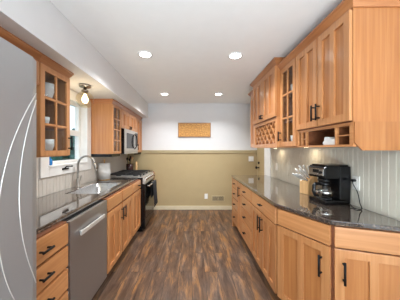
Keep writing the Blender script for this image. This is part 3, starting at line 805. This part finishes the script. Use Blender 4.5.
# wine-rack cabinet, deeper and taller
XC = .985; DC = XR-XC-.002; TOPC = 2.365
u = right_unit('wall_cabinet', 'tall wooden wall cabinet with a diamond wine rack below its doors', 'cabinet', 3.102, XC)
W = .838
MB().box(0, W-.006, 0, DC, 1.76, TOPC, .001).build('carcass', 'wood_shaded', u)
MB().box(W-.0055, W, -.001, DC, 1.76, TOPC, .001).build('side_panel', 'wood_panel', u)
for a, b, hx in ((.004, .416, .392), (.422, W-.004, .446)):
    d = door(u, a, b, 1.766, TOPC-.004, True, .06); bar_pull(d, hx, 1.825, .05)
crown(u, [(0, DC), (0, 0), (W, 0), (W, DC)], TOPC, [(a, b*1.0) for a, b in CROWN])
rk = MB()
rk.box(0, .05, 0, DC, 1.405, 1.7595).box(W-.05, W, 0, DC, 1.405, 1.7595).box(.05, W-.05, 0, DC, 1.405, 1.455).box(.05, W-.05, 0, DC, 1.72, 1.7595).box(.05, W-.05, DC-.008, DC, 1.455, 1.72)
rk.build('wine_rack_box', 'wood_v', u)
lt = MB(); bx0, bx1, bz0, bz1 = .05, W-.05, 1.455, 1.72
def clip_line(c, s_):
    pts_ = []
    for x in (bx0, bx1):
        z = s_*(x-bx0)+c
        if bz0-1e-6 <= z <= bz1+1e-6: pts_.append((x, z))
    for z in (bz0, bz1):
        x = (z-c)/s_+bx0
        if bx0 < x < bx1: pts_.append((x, z))
    return sorted(pts_)[:1]+sorted(pts_)[-1:] if len(pts_) >= 2 else None
stp = (bz1-bz0)/2*1.0
for s_ in (1, -1):
    for k in range(-12, 14):
        c = bz0+k*stp
        q = clip_line(c, s_)
        if not q or abs(q[0][0]-q[1][0]) < .02: continue
        (xa, za), (xb, zb) = q; L = math.hypot(xb-xa, zb-za); nx, nz = -(zb-za)/L*.008, (xb-xa)/L*.008
        lt.prism([(xa-nx, za-nz), (xb-nx, zb-nz), (xb+nx, zb+nz), (xa+nx, za+nz)], .012 if s_ > 0 else .0125, DC-.012, 0, 'y')
lt.build('lattice', 'wood_h', u)
# last, shallower cabinet beyond it
u = right_unit('wall_cabinet', 'slim wooden wall cabinet at the far end of the right run, past the wine rack', 'cabinet', 3.40, XG)
MB().box(0, .295, 0, DG, 1.41, TOPG, .001).build('carcass', 'wood_v', u)
door(u, .004, .291, 1.416, TOPG-.004, False)
crown(u, [(0, DG), (0, 0), (.295, 0)], TOPG)

# ------------------------------------------------------------------ coffee maker, its cord, and the knife block
cm = thing('coffee_maker', 'black drip coffee maker with glass carafe on the right worktop', 'coffee maker', (1.105, 1.735, .9145), R(-84))
cm.scale = (1, .83, .97)
MB().box(-.10, .10, .005, .285, 0, .034, .012).build('base', 'blackplastic', cm)
MB().prism([(.165, .03), (.285, .03), (.292, .22), (.288, .332), (.165, .332)], -.10, .10, .010, 'x').build('water_tank', 'blackplastic', cm)
MB().prism([(.005, .228), (.17, .222), (.17, .336), (.02, .336), (.0, .318)], -.098, .098, .010, 'x').box(-.085, .085, .03, .28, .33, .345, .006).build('brew_head', 'blackplastic', cm)
cpn = MB().box(-.085, .085, -.006, .002, .248, .312, .003).build('control_panel', 'silver', cm)
MB().box(-.035, .035, -.0085, -.005, .270, .300).build('display', 'blackgloss', cpn)
MB().lathe([(0, 0), (.013, 0), (.012, .012), (0, .013)], (.055, -.006, .278), 14, Matrix.Rotation(R(90), 4, 'X')).build('button', 'blackplastic', cpn)
MB().lathe([(0, .235), (.045, .235), (.055, .205), (.055, .195), (0, .195)], (0, .09, -.005), 20).build('filter_basket', 'blackplastic', cm)
MB().lathe([(.062, 0.0345), (.064, .0365), (.064, .040), (0, .040), (0, .0345)], (0, .09, 0), 20).build('warming_plate', 'iron', cm)
cf = MB().lathe([(0, .042), (.055, .042), (.068, .06), (.073, .095), (.066, .13), (.05, .155), (.05, .165), (.047, .165), (.047, .154), (.063, .128), (.070, .095), (.065, .062), (.053, .045), (0, .045)], (0, .09, 0), 28).build('carafe', 'carafe', cm)
MB().lathe([(.0515, .152), (.053, .152), (.053, .172), (.045, .186), (0, .188), (0, .166), (.0515, .166)], (0, .09, 0), 24).build('lid', 'blackplastic', cf)
MB().tube([(0, .042, .165), (0, -.004, .168), (0, -.026, .150), (0, -.028, .10), (0, -.015, .065), (0, .022, .058)], [.013, .016, .017, .016, .014, .010], 10).build('handle', 'blackplastic', cf)
MB().lathe([(.0735, .085), (.0745, .086), (.0745, .1), (.0735, .101)], (0, .09, 0), 24).build('band', 'silver', cf)
cd = MB(); inv = (Matrix.Translation((1.105, 1.735, .9145)) @ Matrix.Rotation(R(-84), 4, 'Z') @ Matrix.Diagonal((1, .83, .97, 1))).inverted()
wp = [(1.335, 1.615, 1.125), (1.325, 1.605, 1.10), (1.335, 1.57, 1.03), (1.325, 1.54, .96), (1.315, 1.51, .921), (1.28, 1.515, .9195), (1.285, 1.56, .9195), (1.30, 1.60, .93)]
sm = []
for i in range(len(wp)-1):
    p0, p1, p2, p3 = [Vector(wp[max(0, min(len(wp)-1, j))]) for j in (i-1, i, i+1, i+2)]
    for k in range(6):
        t_ = k/6; sm.append(.5*((2*p1)+(p2-p0)*t_+(2*p0-5*p1+4*p2-p3)*t_*t_+(3*p1-p0-3*p2+p3)*t_**3))
sm.append(Vector(wp[-1]))
pc = MB().tube([inv @ q for q in sm], .0035, 8).build('power_cord', 'blackplastic', cm)
pa, pb = inv @ Vector((1.351, 1.615, 1.125)), inv @ Vector((1.325, 1.615, 1.125))
MB().tube([pa, pb], .012, 10).build('plug', 'blackplastic', pc)

kb = thing('knife_block', 'pale wooden knife block on the right worktop behind the coffee maker', 'knife block', (1.175, 2.05, .9145), R(-75))
MB().prism([(.0, .0), (.12, .0), (.12, .195), (.08, .205), (.0, .125)], -.055, .055, .004, 'x').build('block', 'blockwood', kb)
nrm_ = Vector((0, -.08, .08)).normalized(); ali = nrm_.to_track_quat('Z', 'Y').to_matrix().to_4x4()
first = None
mtx = Matrix.Translation((1.175, 2.05, .9145)) @ Matrix.Rotation(R(-75), 4, 'Z')
spots = [(x, q) for q in (.2, .5, .8) for x in (-.034, 0, .034)]
kl = ['steel-handled knife in the lowest row of the knife block, left one', 'steel-handled knife in the lowest row of the knife block, middle one', 'steel-handled knife in the lowest row of the knife block, right one',
      'steel-handled knife in the middle row of the knife block, left one', 'steel-handled knife at the centre of the knife block', 'steel-handled knife in the middle row of the knife block, right one',
      'steel-handled knife in the top row of the knife block, left one', 'steel-handled knife in the top row of the knife block, middle one', 'steel-handled knife in the top row of the knife block, right one']
for i, (x, q) in enumerate(spots):
    if first is None:
        first = thing('kitchen_knife', kl[0], 'knife', (0, 0, 0), 0, 'knives in the block')
        MB().lathe([(0, .014), (.007, .014), (.009, .03), (.0085, .08), (.0105, .118), (.007, .130), (0, .132)], (0, 0, 0), 12).build('handle', 'satin', first)
        MB().lathe([(0, .0015), (.0095, .0015), (.0095, .0135), (0, .0135)], (0, 0, 0), 12).build('bolster', 'silver', first)
        k_ = first
    else:
        k_ = copy_tree(first); k_['label'] = kl[i]
    c = Vector((x, .08*q, .125+.08*q))
    fan = Matrix.Rotation(x*7, 4, 'Y') @ Matrix.Rotation(-(q-.5)*.75, 4, 'X')
    k_.matrix_world = mtx @ Matrix.Translation(c + nrm_*.006) @ fan @ ali

# ------------------------------------------------------------------ lamps
def downlight(x, y, label):
    o = thing('recessed_light', label, 'ceiling light', (x, y, CZ), 0, 'recessed ceiling lights')
    MB().lathe([(.062, -.001), (.082, -.001), (.084, -.005), (.078, -.009), (.062, -.006)], (0, 0, 0), 28).build('trim_ring', 'trimwhite', o)
    MB().lathe([(0, -.002), (.0615, -.002), (.0615, -.005), (0, -.006)], (0, 0, 0), 24).build('lens', 'lens', o)
    l = bpy.data.lights.new('downlight_lamp', 'AREA'); l.shape = 'DISK'; l.size = .12; l.energy = CEIL_POWER; l.color = (.95, .98, 1); l.spread = R(128)
    lo_ = bpy.data.objects.new('downlight_lamp', l); C.objects.link(lo_); lo_.parent = o; lo_.location = (0, 0, -.012)
for x, y, lab in ((-.52, 2.17, 'round recessed ceiling light, nearer one on the left'), (.49, 2.20, 'round recessed ceiling light, nearer one on the right'),
                  (-.525, 3.72, 'round recessed ceiling light, far one on the left'), (.506, 3.72, 'round recessed ceiling light, far one on the right')):
    downlight(x, y, lab)
pd = thing('pendant_light', 'small ceiling light with a clear glass globe above the sink', 'ceiling light', (-1.215, 2.215, 2.1115))
MB().lathe([(0, 0), (.062, 0), (.062, -.022), (.055, -.027), (0, -.027)], (0, 0, 0), 24).build('canopy', 'nickel', pd)
MB().lathe([(0, -.027), (.016, -.027), (.016, -.055), (.038, -.06), (.038, -.075), (.02, -.082), (.02, -.10), (0, -.10)], (0, 0, 0), 18).build('socket', 'nickel', pd)
gp = [(.036, -.076)]
for k in range(2, 25):
    a = PI*k/24; gp.append((max(.094*math.sin(a), 0), -.165+.094*math.cos(a)))
MB().lathe(gp, (0, 0, 0), 28).build('glass_globe', 'warmglass', pd)
MB().lathe([(0, -.10), (.014, -.102), (.018, -.12), (.032, -.15), (.034, -.17), (.024, -.195), (0, -.205)], (0, 0, 0), 18).build('bulb', 'bulb', pd)
l = bpy.data.lights.new('pendant_lamp', 'POINT'); l.energy = 2.2; l.color = (1, .9, .74); l.shadow_soft_size = .05
lo_ = bpy.data.objects.new('pendant_lamp', l); C.objects.link(lo_); lo_.parent = pd; lo_.location = (0, 0, -.235)
for x, y, z, lab in ((1.26, 2.15, 1.4095, 'small puck light under the right glass cabinet'), (1.26, 2.95, 1.4045, 'small puck light under the wine rack cabinet')):
    o = thing('puck_light', lab, 'light', (x, y, z))
    MB().lathe([(0, 0), (.032, 0), (.032, -.004), (.026, -.006), (0, -.006)], (0, 0, 0), 18).build('housing', 'nickel', o)
    MB().lathe([(0, -.0065), (.024, -.0065), (.022, -.008), (0, -.008)], (0, 0, 0), 16).build('lens', 'puck', o)
    l = bpy.data.lights.new('puck_lamp', 'AREA'); l.shape = 'DISK'; l.size = .045; l.energy = 0.3; l.color = (1, .85, .62)
    lo_ = bpy.data.objects.new('puck_lamp', l); C.objects.link(lo_); lo_.parent = o; lo_.location = (0, 0, -.012)
